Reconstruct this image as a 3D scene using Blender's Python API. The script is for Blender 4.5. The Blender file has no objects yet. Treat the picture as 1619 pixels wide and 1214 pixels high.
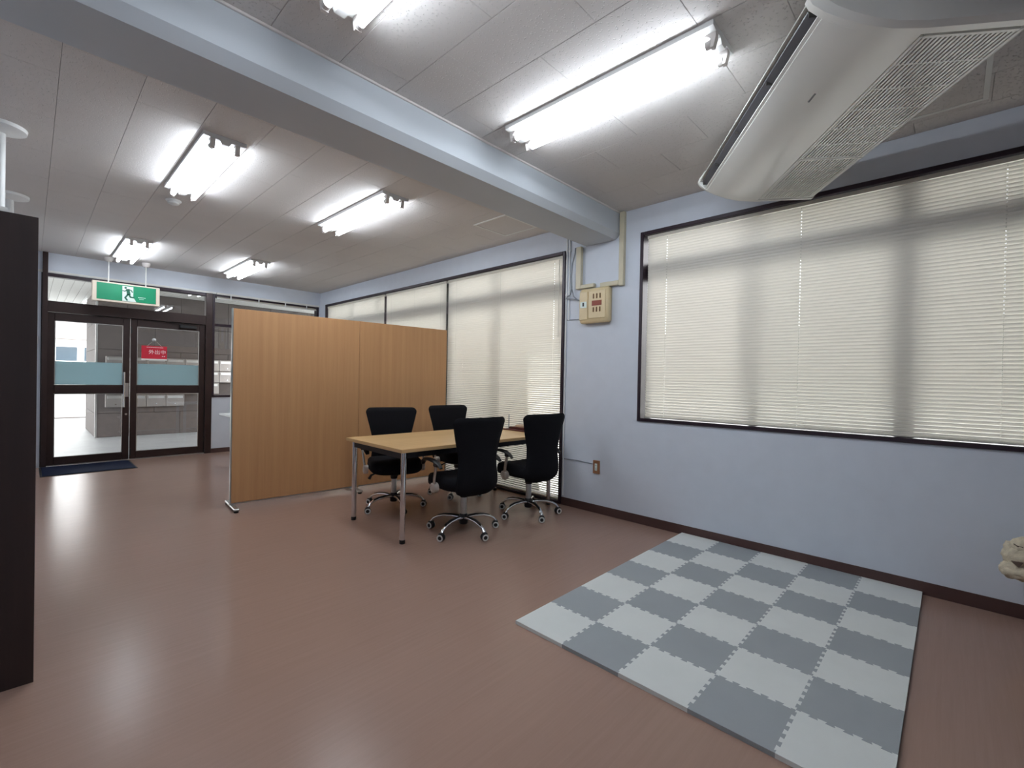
import bpy, bmesh, math, random
from mathutils import Vector, Matrix, noise as mnoise
random.seed(7)
SC = bpy.context.scene
COL = SC.collection
PI = math.pi

# ------------------------------------------------------------------ camera
F = Vector((0.7230855, 0.6907211, -0.00719202))
R = Vector((0.69071403, -0.72288152, 0.0188793))
U = Vector((-0.00784135, 0.01861898, 0.9997959))
cam = bpy.data.cameras.new('camera')
cam.sensor_fit = 'HORIZONTAL'; cam.sensor_width = 36.0
cam.lens = 729.5 / 1619.0 * 36.0
cam.clip_start = 0.02; cam.clip_end = 300
camo = bpy.data.objects.new('camera', cam); COL.objects.link(camo)
camo.matrix_world = Matrix(((R.x, U.x, -F.x, -3.7607), (R.y, U.y, -F.y, 0.0), (R.z, U.z, -F.z, 1.25), (0, 0, 0, 1)))
SC.camera = camo

# ------------------------------------------------------------------ light
SKY = 9.2            # bright overcast sky
TUBE = 38.0          # fluorescent tubes
EXPOSURE = 0.0
w = bpy.data.worlds.new('overcast_sky'); SC.world = w; w.use_nodes = True
bg = w.node_tree.nodes['Background']
bg.inputs[0].default_value = (0.97, 0.985, 1.0, 1); bg.inputs[1].default_value = SKY
vs = SC.view_settings
vs.view_transform = 'Standard'; vs.look = 'None'; vs.gamma = 1.0; vs.use_curve_mapping = False
vs.exposure = EXPOSURE
SC.cycles.use_denoising = True
SC.cycles.max_bounces = 8; SC.cycles.diffuse_bounces = 4; SC.cycles.transparent_max_bounces = 16
SC.cycles.sample_clamp_indirect = 8.0
SC.cycles.caustics_reflective = False; SC.cycles.caustics_refractive = False

# ------------------------------------------------------------------ materials
def s2l(c):
    return tuple(((x / 255.0) / 12.92 if x / 255.0 <= 0.04045 else ((x / 255.0 + 0.055) / 1.055) ** 2.4) for x in c)

def M(name, rgb, rough=0.5, metal=0.0, var=0.06, vscale=8.0, stretch=(1, 1, 1), bump=0.0, bscale=60.0, spec=0.5, coat=0.0):
    """principled material with procedural tone variation and fine relief"""
    m = bpy.data.materials.new(name); m.use_nodes = True
    nt = m.node_tree; N = nt.nodes; L = nt.links
    p = N['Principled BSDF']
    base = s2l(rgb)
    tc = N.new('ShaderNodeTexCoord'); mp = N.new('ShaderNodeMapping'); mp.inputs['Scale'].default_value = stretch
    L.new(tc.outputs['Object'], mp.inputs['Vector'])
    nz = N.new('ShaderNodeTexNoise'); nz.inputs['Scale'].default_value = vscale; nz.inputs['Detail'].default_value = 4
    L.new(mp.outputs['Vector'], nz.inputs['Vector'])
    cr = N.new('ShaderNodeValToRGB')
    cr.color_ramp.elements[0].position = 0.3; cr.color_ramp.elements[1].position = 0.7
    cr.color_ramp.elements[0].color = (*[c * (1 - var) for c in base], 1)
    cr.color_ramp.elements[1].color = (*[min(1, c * (1 + var)) for c in base], 1)
    L.new(nz.outputs['Fac'], cr.inputs['Fac']); L.new(cr.outputs['Color'], p.inputs['Base Color'])
    p.inputs['Roughness'].default_value = rough; p.inputs['Metallic'].default_value = metal
    p.inputs['Specular IOR Level'].default_value = spec
    if coat: p.inputs['Coat Weight'].default_value = coat; p.inputs['Coat Roughness'].default_value = 0.08
    if bump:
        n2 = N.new('ShaderNodeTexNoise'); n2.inputs['Scale'].default_value = bscale; n2.inputs['Detail'].default_value = 3
        L.new(mp.outputs['Vector'], n2.inputs['Vector'])
        b = N.new('ShaderNodeBump'); b.inputs['Strength'].default_value = bump; b.inputs['Distance'].default_value = 0.002
        L.new(n2.outputs['Fac'], b.inputs['Height']); L.new(b.outputs['Normal'], p.inputs['Normal'])
    return m

def emat(name, rgb, strength):
    m = bpy.data.materials.new(name); m.use_nodes = True
    nt = m.node_tree; nt.nodes.clear()
    e = nt.nodes.new('ShaderNodeEmission'); o = nt.nodes.new('ShaderNodeOutputMaterial')
    e.inputs[0].default_value = (*rgb, 1); e.inputs[1].default_value = strength
    nt.links.new(e.outputs[0], o.inputs[0]); return m

def glass(name, tint=(0.955, 0.96, 0.955), refl=1.0):
    m = bpy.data.materials.new(name); m.use_nodes = True
    nt = m.node_tree; nt.nodes.clear(); N = nt.nodes; L = nt.links
    t = N.new('ShaderNodeBsdfTransparent'); t.inputs[0].default_value = (*tint, 1)
    g = N.new('ShaderNodeBsdfGlossy'); g.inputs['Roughness'].default_value = 0.01
    f = N.new('ShaderNodeFresnel'); f.inputs[0].default_value = 1.5
    mx = N.new('ShaderNodeMixShader'); o = N.new('ShaderNodeOutputMaterial')
    L.new(f.outputs[0], mx.inputs[0]); L.new(t.outputs[0], mx.inputs[1]); L.new(g.outputs[0], mx.inputs[2])
    L.new(mx.outputs[0], o.inputs[0]); return m

def translucent(name, rgb, amount, rough=0.45, clear=0.0):
    m = bpy.data.materials.new(name); m.use_nodes = True
    nt = m.node_tree; N = nt.nodes; L = nt.links
    p = N['Principled BSDF']; o = N['Material Output']
    c = (*s2l(rgb), 1)
    nz = N.new('ShaderNodeTexNoise'); nz.inputs['Scale'].default_value = 3
    cr = N.new('ShaderNodeValToRGB')
    cr.color_ramp.elements[0].color = (*[x * 0.96 for x in c[:3]], 1); cr.color_ramp.elements[1].color = c
    L.new(nz.outputs['Fac'], cr.inputs['Fac']); L.new(cr.outputs['Color'], p.inputs['Base Color'])
    p.inputs['Roughness'].default_value = rough
    t = N.new('ShaderNodeBsdfTranslucent'); L.new(cr.outputs['Color'], t.inputs[0])
    mx = N.new('ShaderNodeMixShader'); mx.inputs[0].default_value = amount
    L.new(p.outputs[0], mx.inputs[1]); L.new(t.outputs[0], mx.inputs[2])
    if clear:
        tr = N.new('ShaderNodeBsdfTransparent'); m2 = N.new('ShaderNodeMixShader'); m2.inputs[0].default_value = clear
        L.new(mx.outputs[0], m2.inputs[1]); L.new(tr.outputs[0], m2.inputs[2]); L.new(m2.outputs[0], o.inputs[0])
    else:
        L.new(mx.outputs[0], o.inputs[0])
    return m

def wood(name, c1, c2, rough=0.45, axis='Z', scale=14.0):
    """fine straight wood grain along an axis"""
    m = bpy.data.materials.new(name); m.use_nodes = True
    nt = m.node_tree; N = nt.nodes; L = nt.links; p = N['Principled BSDF']
    tc = N.new('ShaderNodeTexCoord'); mp = N.new('ShaderNodeMapping')
    s = {'X': (0.03, 1, 1), 'Y': (1, 0.03, 1), 'Z': (1, 1, 0.03)}[axis]
    mp.inputs['Scale'].default_value = tuple(x * scale for x in s)
    L.new(tc.outputs['Object'], mp.inputs['Vector'])
    nz = N.new('ShaderNodeTexNoise'); nz.inputs['Scale'].default_value = 1.0; nz.inputs['Detail'].default_value = 8; nz.inputs['Roughness'].default_value = 0.7
    L.new(mp.outputs['Vector'], nz.inputs['Vector'])
    cr = N.new('ShaderNodeValToRGB'); cr.color_ramp.elements[0].position = 0.32; cr.color_ramp.elements[1].position = 0.68
    cr.color_ramp.elements[0].color = (*s2l(c1), 1); cr.color_ramp.elements[1].color = (*s2l(c2), 1)
    L.new(nz.outputs['Fac'], cr.inputs['Fac']); L.new(cr.outputs['Color'], p.inputs['Base Color'])
    p.inputs['Roughness'].default_value = rough
    return m

def floor_mat():
    m = bpy.data.materials.new('vinyl_floor'); m.use_nodes = True
    nt = m.node_tree; N = nt.nodes; L = nt.links; p = N['Principled BSDF']
    tc = N.new('ShaderNodeTexCoord')
    mp = N.new('ShaderNodeMapping'); mp.inputs['Scale'].default_value = (2.0, 60, 1); mp.inputs['Rotation'].default_value = (0, 0, 0.02)
    L.new(tc.outputs['Object'], mp.inputs['Vector'])
    n1 = N.new('ShaderNodeTexNoise'); n1.inputs['Scale'].default_value = 1; n1.inputs['Detail'].default_value = 6; n1.inputs['Roughness'].default_value = 0.65
    L.new(mp.outputs['Vector'], n1.inputs['Vector'])
    n2 = N.new('ShaderNodeTexNoise'); n2.inputs['Scale'].default_value = 1.2; n2.inputs['Detail'].default_value = 3
    L.new(tc.outputs['Object'], n2.inputs['Vector'])
    ad = N.new('ShaderNodeMath'); ad.operation = 'MULTIPLY_ADD'; ad.inputs[1].default_value = 0.35; L.new(n2.outputs['Fac'], ad.inputs[0])
    sc = N.new('ShaderNodeMath'); sc.operation = 'MULTIPLY'; sc.inputs[1].default_value = 0.65; L.new(n1.outputs['Fac'], sc.inputs[0])
    L.new(sc.outputs[0], ad.inputs[2])
    cr = N.new('ShaderNodeValToRGB'); cr.color_ramp.elements[0].position = 0.3; cr.color_ramp.elements[1].position = 0.7
    cr.color_ramp.elements[0].color = (*s2l((151, 123, 109)), 1); cr.color_ramp.elements[1].color = (*s2l((161, 132, 118)), 1)
    L.new(ad.outputs[0], cr.inputs['Fac']); L.new(cr.outputs['Color'], p.inputs['Base Color'])
    p.inputs['Roughness'].default_value = 0.25; p.inputs['Specular IOR Level'].default_value = 0.24
    mp3 = N.new('ShaderNodeMapping'); mp3.inputs['Scale'].default_value = (3, 40, 1); L.new(tc.outputs['Object'], mp3.inputs['Vector'])
    n3 = N.new('ShaderNodeTexNoise'); n3.inputs['Scale'].default_value = 2.0; n3.inputs['Detail'].default_value = 2
    L.new(mp3.outputs['Vector'], n3.inputs['Vector'])
    b = N.new('ShaderNodeBump'); b.inputs['Strength'].default_value = 0.06; b.inputs['Distance'].default_value = 0.002
    L.new(n3.outputs['Fac'], b.inputs['Height']); L.new(b.outputs['Normal'], p.inputs['Normal'])
    return m

def board_mat():
    """pitted rock-wool acoustic board"""
    m = bpy.data.materials.new('acoustic_board'); m.use_nodes = True
    nt = m.node_tree; N = nt.nodes; L = nt.links; p = N['Principled BSDF']
    geo = N.new('ShaderNodeNewGeometry')
    mp = N.new('ShaderNodeMapping'); mp.inputs['Scale'].default_value = (45, 45, 1)
    L.new(geo.outputs['Position'], mp.inputs['Vector'])
    nz = N.new('ShaderNodeTexNoise'); nz.inputs['Scale'].default_value = 1.4; nz.inputs['Detail'].default_value = 2
    L.new(mp.outputs['Vector'], nz.inputs['Vector'])
    vadd = N.new('ShaderNodeMixRGB'); vadd.blend_type = 'ADD'; vadd.inputs[0].default_value = 0.9
    L.new(mp.outputs['Vector'], vadd.inputs[1]); L.new(nz.outputs['Color'], vadd.inputs[2])
    vo = N.new('ShaderNodeTexVoronoi'); vo.inputs['Scale'].default_value = 1.0; vo.voronoi_dimensions = '2D'
    L.new(vadd.outputs[0], vo.inputs['Vector'])
    cr = N.new('ShaderNodeValToRGB'); cr.color_ramp.elements[0].position = 0.07; cr.color_ramp.elements[1].position = 0.16
    L.new(vo.outputs['Distance'], cr.inputs['Fac'])
    b = N.new('ShaderNodeBump'); b.inputs['Strength'].default_value = 0.85; b.inputs['Distance'].default_value = 0.004
    L.new(cr.outputs['Color'], b.inputs['Height']); L.new(b.outputs['Normal'], p.inputs['Normal'])
    n2 = N.new('ShaderNodeTexNoise'); n2.inputs['Scale'].default_value = 1.5; L.new(geo.outputs['Position'], n2.inputs['Vector'])
    c2 = N.new('ShaderNodeValToRGB'); c2.color_ramp.elements[0].color = (*s2l((205, 200, 197)), 1); c2.color_ramp.elements[1].color = (*s2l((217, 213, 210)), 1)
    L.new(n2.outputs['Fac'], c2.inputs['Fac']); L.new(c2.outputs['Color'], p.inputs['Base Color'])
    p.inputs['Roughness'].default_value = 0.85
    return m

def woven(name, rgb):
    m = M(name, rgb, rough=0.85, var=0.15, vscale=120, bump=0.3, bscale=400, spec=0.2)
    return m

mt = {}
mt['wall'] = M('wall_paper', (213, 219, 229), 0.8, var=0.02, bump=0.25, bscale=220)
mt['wall_far'] = mt['wall']
mt['paint'] = M('beam_paint', (194, 200, 206), 0.55, var=0.02, vscale=2, bump=0.1, bscale=30)
mt['board'] = board_mat()
mt['slab'] = M('ceiling_slab', (120, 116, 112), 0.9)
mt['floor'] = floor_mat()
mt['skirting'] = M('brown_skirting', (74, 50, 46), 0.5, var=0.08)
mt['brown_alu'] = M('dark_bronze_aluminium', (52, 38, 36), 0.38, metal=0.35, var=0.05)
mt['plum_alu'] = M('dark_plum_aluminium', (44, 30, 40), 0.4, metal=0.2, var=0.05)
mt['white_metal'] = M('white_enamel', (226, 226, 222), 0.35, var=0.02)
mt['cream'] = M('cream_plastic', (222, 202, 160), 0.4, var=0.04)
mt['duct'] = M('beige_duct', (205, 197, 172), 0.45, var=0.04)
mt['slat'] = translucent('blind_slat', (230, 226, 217), 0.17)
mt['rail'] = M('blind_rail', (214, 208, 195), 0.4, var=0.02)
mt['cord'] = M('blind_cord', (225, 222, 212), 0.7)
mt['glass'] = glass('window_glass')
mt['film'] = translucent('frosted_film', (205, 226, 232), 0.6, 0.5, 0.0)
mt['beech'] = wood('partition_veneer', (180, 134, 92), (193, 148, 103), 0.42, 'Z', 22)
mt['oak'] = wood('table_laminate', (207, 168, 114), (222, 186, 136), 0.35, 'X', 16)
mt['oak_edge'] = M('table_edge', (196, 162, 116), 0.4)
mt['chrome'] = M('chrome', (225, 225, 228), 0.12, metal=1.0, var=0.02)
mt['steel'] = M('brushed_steel', (190, 190, 188), 0.3, metal=0.9, var=0.05)
mt['darksteel'] = M('dark_steel', (42, 42, 46), 0.4, metal=0.5)
mt['black'] = M('black_plastic', (22, 21, 23), 0.45, var=0.1)
mt['fabric'] = woven('black_mesh_fabric', (15, 15, 20))
mt['ring'] = M('pale_ring', (205, 203, 200), 0.4)
mt['silver'] = M('silver_plastic', (205, 198, 190), 0.3, metal=0.3)
mt['eva_white'] = M('pale_foam', (228, 231, 228), 0.85, var=0.025, vscale=5, bump=0.35, bscale=350, spec=0.25)
mt['eva_grey'] = M('grey_foam', (160, 165, 168), 0.85, var=0.03, vscale=5, bump=0.35, bscale=350, spec=0.25)
mt['ac'] = M('ac_white', (240, 240, 234), 0.2, var=0.015, vscale=2)
mt['ac_dark'] = M('ac_slot', (36, 36, 40), 0.5)
mt['ac_grey'] = M('ac_grille_back', (58, 55, 52), 0.7)
mt['ac_vane'] = M('ac_vane', (84, 84, 88), 0.45)
mt['tube'] = emat('fluorescent_tube', (0.88, 0.955, 1.04), TUBE)
mt['lamp_white'] = M('lamp_enamel', (228, 228, 226), 0.4, var=0.02)
mt['lamp_grey'] = M('lamp_holder', (222, 216, 212), 0.5)
mt['green'] = M('sign_green', (0, 132, 92), 0.4, var=0.03)
mt['green_dk'] = M('sign_dark_green', (0, 96, 70), 0.4, var=0.03)
mt['sign_white'] = M('sign_white', (226, 238, 232), 0.4, var=0.02)
mt['sign_cream'] = M('sign_case', (226, 212, 194), 0.45)
mt['red'] = M('sign_red', (196, 26, 52), 0.45, var=0.03)
mt['ink'] = M('sign_ink', (245, 240, 240), 0.5, var=0.01)
mt['navy'] = M('navy_mat', (30, 36, 56), 0.95, var=0.25, vscale=150, bump=0.6, bscale=300, spec=0.1)
mt['rubber'] = M('black_rubber', (18, 18, 20), 0.7)
mt['darkwood'] = wood('dark_cabinet', (38, 27, 26), (50, 36, 34), 0.5, 'Z', 20)
mt['white_plastic'] = M('white_plastic', (232, 234, 234), 0.4, var=0.02)
mt['brownplate'] = M('brown_outlet', (150, 104, 72), 0.45)
mt['maroon'] = wood('maroon_tray', (70, 28, 28), (90, 38, 36), 0.35, 'Y', 18)
mt['tan'] = M('tan_block', (200, 172, 146), 0.6)
mt['grey_line'] = M('grey_cable', (128, 134, 142), 0.5)
mt['switch'] = M('switch_brown', (120, 84, 46), 0.5)
mt['plush'] = M('cream_plush', (214, 202, 178), 0.95, var=0.12, vscale=40, bump=1.0, bscale=150, spec=0.1)
mt['plush_dark'] = M('plush_nose', (104, 86, 76), 0.8)
mt['stone'] = M('porch_stone', (74, 67, 65), 0.7, var=0.12, vscale=14, bump=0.3, bscale=120)
mt['joint'] = M('stone_joint', (52, 48, 47), 0.9)
mt['concrete'] = M('porch_concrete', (150, 152, 154), 0.45, var=0.1, vscale=3, bump=0.2, bscale=60)
mt['asphalt'] = M('pale_road', (188, 188, 186), 0.8, var=0.06, vscale=2)
mt['soffit'] = M('porch_soffit', (205, 205, 202), 0.7, var=0.03)
mt['house'] = M('house_plaster', (225, 224, 220), 0.8, var=0.03)
mt['roof'] = M('house_roof', (120, 112, 110), 0.8, var=0.15)
mt['hglass'] = M('house_window', (70, 82, 92), 0.15, var=0.1)
mt['stain'] = M('stainless_box', (138, 133, 130), 0.35, metal=0.7, var=0.06)
mt['paper'] = M('paper', (235, 234, 230), 0.8, var=0.02)
mt['hedge'] = M('block_wall', (200, 200, 196), 0.85, var=0.05)

# ------------------------------------------------------------------ mesh helpers
class MB:
    def __init__(s): s.v = []; s.f = []
    def add(s, vs, fs):
        o = len(s.v); s.v += [tuple(p) for p in vs]; s.f += [tuple(i + o for i in f) for f in fs]; return s
    def box(s, x0, x1, y0, y1, z0, z1, b=0.0):
        if x0 > x1: x0, x1 = x1, x0
        if y0 > y1: y0, y1 = y1, y0
        if z0 > z1: z0, z1 = z1, z0
        if b <= 0:
            vs = [(x, y, z) for x in (x0, x1) for y in (y0, y1) for z in (z0, z1)]
            return s.add(vs, [(0, 1, 3, 2), (4, 6, 7, 5), (0, 4, 5, 1), (2, 3, 7, 6), (0, 2, 6, 4), (1, 5, 7, 3)])
        b = min(b, (x1 - x0) * .49, (y1 - y0) * .49, (z1 - z0) * .49)
        X = (x0, x1); Y = (y0, y1); Z = (z0, z1); vs = []; idx = {}
        for i in (0, 1):
            for j in (0, 1):
                for k in (0, 1):
                    sx, sy, sz = (1 if i == 0 else -1) * b, (1 if j == 0 else -1) * b, (1 if k == 0 else -1) * b
                    idx[i, j, k, 'x'] = len(vs); vs.append((X[i], Y[j] + sy, Z[k] + sz))
                    idx[i, j, k, 'y'] = len(vs); vs.append((X[i] + sx, Y[j], Z[k] + sz))
                    idx[i, j, k, 'z'] = len(vs); vs.append((X[i] + sx, Y[j] + sy, Z[k]))
        fs = []
        for i in (0, 1):
            q = [idx[i, 0, 0, 'x'], idx[i, 1, 0, 'x'], idx[i, 1, 1, 'x'], idx[i, 0, 1, 'x']]; fs.append(q if i else q[::-1])
            q = [idx[0, i, 0, 'y'], idx[1, i, 0, 'y'], idx[1, i, 1, 'y'], idx[0, i, 1, 'y']]; fs.append(q[::-1] if i else q)
            q = [idx[0, 0, i, 'z'], idx[1, 0, i, 'z'], idx[1, 1, i, 'z'], idx[0, 1, i, 'z']]; fs.append(q if i else q[::-1])
        for i in (0, 1):
            for j in (0, 1):
                fs.append([idx[i, j, 0, 'x'], idx[i, j, 0, 'y'], idx[i, j, 1, 'y'], idx[i, j, 1, 'x']])
                fs.append([idx[i, 0, j, 'x'], idx[i, 0, j, 'z'], idx[i, 1, j, 'z'], idx[i, 1, j, 'x']])
                fs.append([idx[0, i, j, 'y'], idx[0, i, j, 'z'], idx[1, i, j, 'z'], idx[1, i, j, 'y']])
                for k in (0, 1): fs.append([idx[i, j, k, 'x'], idx[i, j, k, 'y'], idx[i, j, k, 'z']])
        return s.add(vs, fs)
    def rings(s, rs, caps=True, closed=True):
        n = len(rs[0]); vs = [p for r in rs for p in r]; fs = []
        m = n if closed else n - 1
        for i in range(len(rs) - 1):
            for j in range(m):
                a = i * n + j; b = i * n + (j + 1) % n
                fs.append((a, b, b + n, a + n))
        if caps and closed:
            fs.append(tuple(range(n))[::-1]); fs.append(tuple((len(rs) - 1) * n + j for j in range(n)))
        return s.add(vs, fs)
    def tube(s, path, r, n=10, caps=True, flat=None):
        """tube along a path; r number or list; flat=(a,b) scales the section"""
        P = [Vector(p) for p in path]; rs = []
        prev = None
        for i, p in enumerate(P):
            t = (P[min(i + 1, len(P) - 1)] - P[max(i - 1, 0)]).normalized()
            if prev is None:
                ref = Vector((0, 0, 1)) if abs(t.z) < 0.9 else Vector((1, 0, 0))
                u = t.cross(ref).normalized()
            else:
                u = (prev - t * prev.dot(t)).normalized()
            prev = u; v = u.cross(t).normalized()
            rr = r[i] if isinstance(r, (list, tuple)) else r
            fa, fb = flat or (1, 1)
            rs.append([p + u * (math.cos(2 * PI * k / n) * rr * fa) + v * (math.sin(2 * PI * k / n) * rr * fb) for k in range(n)])
        return s.rings(rs, caps)
    def lathe(s, prof, n=20, c=(0, 0, 0), axis='z'):
        rs = []
        for r, h in prof:
            ring = []
            for k in range(n):
                a = 2 * PI * k / n; x, y = r * math.cos(a), r * math.sin(a)
                q = {'z': (x, y, h), 'x': (h, x, y), 'y': (y, h, x)}[axis]
                ring.append((q[0] + c[0], q[1] + c[1], q[2] + c[2]))
            rs.append(ring)
        return s.rings(rs)
    def prism(s, poly, lo, hi, plane='xy'):
        mp = {'xy': lambda a, b, h: (a, b, h), 'yz': lambda a, b, h: (h, a, b), 'xz': lambda a, b, h: (a, h, b)}[plane]
        n = len(poly)
        vs = [mp(a, b, lo) for a, b in poly] + [mp(a, b, hi) for a, b in poly]
        fs = [tuple(range(n))[::-1], tuple(range(n, 2 * n))] + [(i, (i + 1) % n, (i + 1) % n + n, i + n) for i in range(n)]
        return s.add(vs, fs)
    def mesh(s, name, mat, smooth=None):
        me = bpy.data.meshes.new(name); me.from_pydata(s.v, [], s.f)
        bm = bmesh.new(); bm.from_mesh(me); bmesh.ops.recalc_face_normals(bm, faces=bm.faces); bm.to_mesh(me); bm.free()
        if mat: me.materials.append(mt[mat] if isinstance(mat, str) else mat)
        if smooth:
            for p in me.polygons: p.use_smooth = True
            me.set_sharp_from_angle(angle=math.radians(smooth))
        me.update(); return me
    def build(s, name, mat, parent=None, smooth=None, loc=None, rotz=0.0):
        return put(name, s.mesh(name, mat, smooth), parent, loc, rotz)

def put(name, me, parent=None, loc=None, rotz=0.0):
    o = bpy.data.objects.new(name, me); COL.objects.link(o)
    if parent: o.parent = parent
    if loc: o.location = loc
    if rotz: o.rotation_euler = (0, 0, rotz)
    return o

def tag(o, label, cat, group=None, kind=None):
    o['label'] = label; o['category'] = cat
    if group: o['group'] = group
    if kind: o['kind'] = kind
    return o

def thing(name, label, cat, loc=(0, 0, 0), rotz=0.0, group=None, kind=None):
    o = bpy.data.objects.new(name, None); COL.objects.link(o)
    o.location = loc; o.rotation_euler = (0, 0, rotz); o.empty_display_size = 0.1
    return tag(o, label, cat, group, kind)

def copy_tree(root, loc, rotz, label=None, parent=None):
    kids = [c for c in COL.objects if c.parent == root]
    r = root.copy(); COL.objects.link(r)
    if parent: r.parent = parent
    if loc is not None: r.location = loc; r.rotation_euler = (0, 0, rotz)
    if label: r['label'] = label
    for c in kids: copy_tree(c, None, 0, None, r)
    return r

def text_mesh(body, size, name, mat, depth=0.0008):
    cu = bpy.data.curves.new(name, 'FONT'); cu.body = body; cu.size = size; cu.extrude = depth
    cu.align_x = 'CENTER'; cu.align_y = 'CENTER'
    o = bpy.data.objects.new(name, cu); COL.objects.link(o)
    dg = bpy.context.evaluated_depsgraph_get()
    me = bpy.data.meshes.new_from_object(o.evaluated_get(dg))
    bpy.data.objects.remove(o); bpy.data.curves.remove(cu)
    me.materials.clear(); me.materials.append(mt[mat]); me.name = name
    return me

def wall_cells(mb, axis, t0, t1, a0, a1, z0, z1, holes):
    """wall slab with rectangular openings; axis 'x' = plane of constant x (a is y)"""
    A = sorted({a0, a1, *[h[0] for h in holes], *[h[1] for h in holes]})
    Z = sorted({z0, z1, *[h[2] for h in holes], *[h[3] for h in holes]})
    for i in range(len(A) - 1):
        for k in range(len(Z) - 1):
            ca, cz = (A[i] + A[i + 1]) / 2, (Z[k] + Z[k + 1]) / 2
            if any(h[0] < ca < h[1] and h[2] < cz < h[3] for h in holes): continue
            if axis == 'x': mb.box(t0, t1, A[i], A[i + 1], Z[k], Z[k + 1])
            else: mb.box(A[i], A[i + 1], t0, t1, Z[k], Z[k + 1])
    return mb

# ------------------------------------------------------------------ setting
XL, YB, YD, ZC = -4.45, -2.4, 8.6, 2.815
WA = (-0.68, 2.033, 0.912, 2.588)      # window over the play mat
WB = (2.867, 8.36, 0.0, 2.577)         # tall window
tag(MB().box(XL, 0.0, YB, YD, -0.1, 0.0).build('floor', 'floor'), 'brown vinyl floor with a fine streaked grain', 'floor', kind='structure')
tag(wall_cells(MB(), 'x', 0.0, 0.2, YB - 0.15, YD + 0.15, -0.1, 3.0, [WA, WB]).build('wall_right', 'wall'), 'pale papered wall holding the blind-covered windows', 'wall', kind='structure')
tag(wall_cells(MB(), 'y', YD, YD + 0.14, XL - 0.15, 0.0, -0.1, 3.0, [(-3.66, -1.735, -0.1, 2.55), (-1.735, -0.03, 0.895, 2.55)]).build('wall_far', 'wall'), 'white end wall around the glass entrance doors', 'wall', kind='structure')
tag(MB().box(XL - 0.15, XL, YB - 0.15, YD, -0.1, 3.0).build('wall_left', 'wall'), 'pale wall behind the dark cabinet', 'wall', kind='structure')
tag(MB().box(XL, 0.0, YB - 0.15, YB, -0.1, 3.0).build('wall_back', 'wall'), 'pale wall behind the viewer', 'wall', kind='structure')

ceil = MB().box(XL, 0.0, YB, YD, ZC + 0.012, 3.0).build('ceiling', 'slab')
tag(ceil, 'ceiling of pitted pale acoustic boards in staggered rows', 'ceiling', kind='structure')
TW, TL = 0.3185, 0.637
board_cache = {}
def board(x0, x1, y0, y1):
    wdt, lng = round(x1 - x0 - 0.0016, 4), round(y1 - y0 - 0.0014, 4)
    if wdt < 0.01 or lng < 0.01: return
    k = (wdt, lng)
    if k not in board_cache:
        board_cache[k] = MB().box(-wdt / 2, wdt / 2, -lng / 2, lng / 2, 0, 0.012, 0.0018).mesh('ceiling_board', 'board')
    put('ceiling_board', board_cache[k], ceil, ((x0 + x1) / 2, (y0 + y1) / 2, ZC))
def boards(y0, y1, off):
    c = 0; x1 = 0.0 - 0.16
    xs = [0.0, -0.16]
    while xs[-1] > XL: xs.append(max(XL, xs[-1] - TW))
    for i in range(len(xs) - 1):
        o = off + (TL / 2 if i % 2 else 0); y = y0; k = math.floor((y0 - o) / TL) + 1
        while y < y1 - 1e-6:
            yn = min(y1, o + k * TL); k += 1
            if yn - y > 0.005: board(xs[i + 1], xs[i], y, yn)
            y = yn
boards(YB, 2.245, 1.47)
boards(2.62, YD, 3.74 - TL / 2)
beam = MB().prism([(2.245, 2.84), (2.245, 2.625), (2.292, 2.578), (2.62, 2.578), (2.62, 2.84)], XL, 0.0, 'yz').build('ceiling_beam', 'paint')
tag(beam, 'thick white painted beam crossing the ceiling', 'beam', kind='structure')
tag(MB().box(XL, -0.001, 2.233, 2.2455, ZC - 0.012, ZC, 0.002).build('trim_1', 'lamp_grey'), 'thin grey moulding along the beam and ceiling joint', 'trim', kind='structure')
tag(MB().box(XL, -0.02, YD - 0.012, YD, 2.552, 2.58, 0.003).build('trim_2', 'white_metal'), 'white picture rail above the entrance frame', 'trim', kind='structure')
# skirting
bb = MB(); bb.box(-0.006, 0.0, YB, WB[0], 0.0, 0.079, 0.002)
tag(bb.build('baseboard_right', 'skirting'), 'dark brown skirting along the window wall', 'baseboard', kind='structure')
tag(MB().box(-1.735, -0.006, YD - 0.008, YD, 0.0, 0.07, 0.002).build('baseboard_far', 'skirting'), 'dark brown skirting right of the entrance doors', 'baseboard', kind='structure')

# ------------------------------------------------------------------ windows in the right wall
def pane_window(name, label, y0, y1, z0, z1, mull, trans, wide=()):
    t = thing(name, label, 'window', (0.0, y0, z0), kind='structure')
    W, H = y1 - y0, z1 - z0; fw = 0.032
    m = MB(); m.box(-0.016, 0.19, 0, fw, 0, H, .003).box(-0.016, 0.19, W - fw, W, 0, H, .003)
    m.box(-0.016, 0.19, fw, W - fw, H - fw, H, .003).box(-0.016, 0.19, fw, W - fw, 0, 0.028, .003)
    m.build('window_frame', 'plum_alu', t)
    for i, y in enumerate(mull):
        hw = 0.05 if i in wide else 0.024
        MB().box(0.135, 0.185, y - y0 - hw, y - y0 + hw, 0.028, H - fw, .003).build('mullion', 'plum_alu', t)
    zt = [0.028] + [z - z0 for z in trans] + [H - fw]
    for z in trans: MB().box(0.13, 0.188, fw, W - fw, z - z0 - 0.075, z - z0 + 0.075, .003).build('transom_bar', 'plum_alu', t)
    ys = [fw] + [y - y0 for y in mull] + [W - fw]
    for i in range(len(ys) - 1):
        for k in range(len(zt) - 1):
            MB().box(0.157, 0.162, ys[i], ys[i + 1], zt[k], zt[k + 1]).build('pane', 'glass', t)
    return t
pane_window('window_1', 'wide dark-framed window above the play mat', WA[0], WA[1], WA[2], WA[3], (1.13, 0.224, -0.45), (2.26,), (1,))
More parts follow.
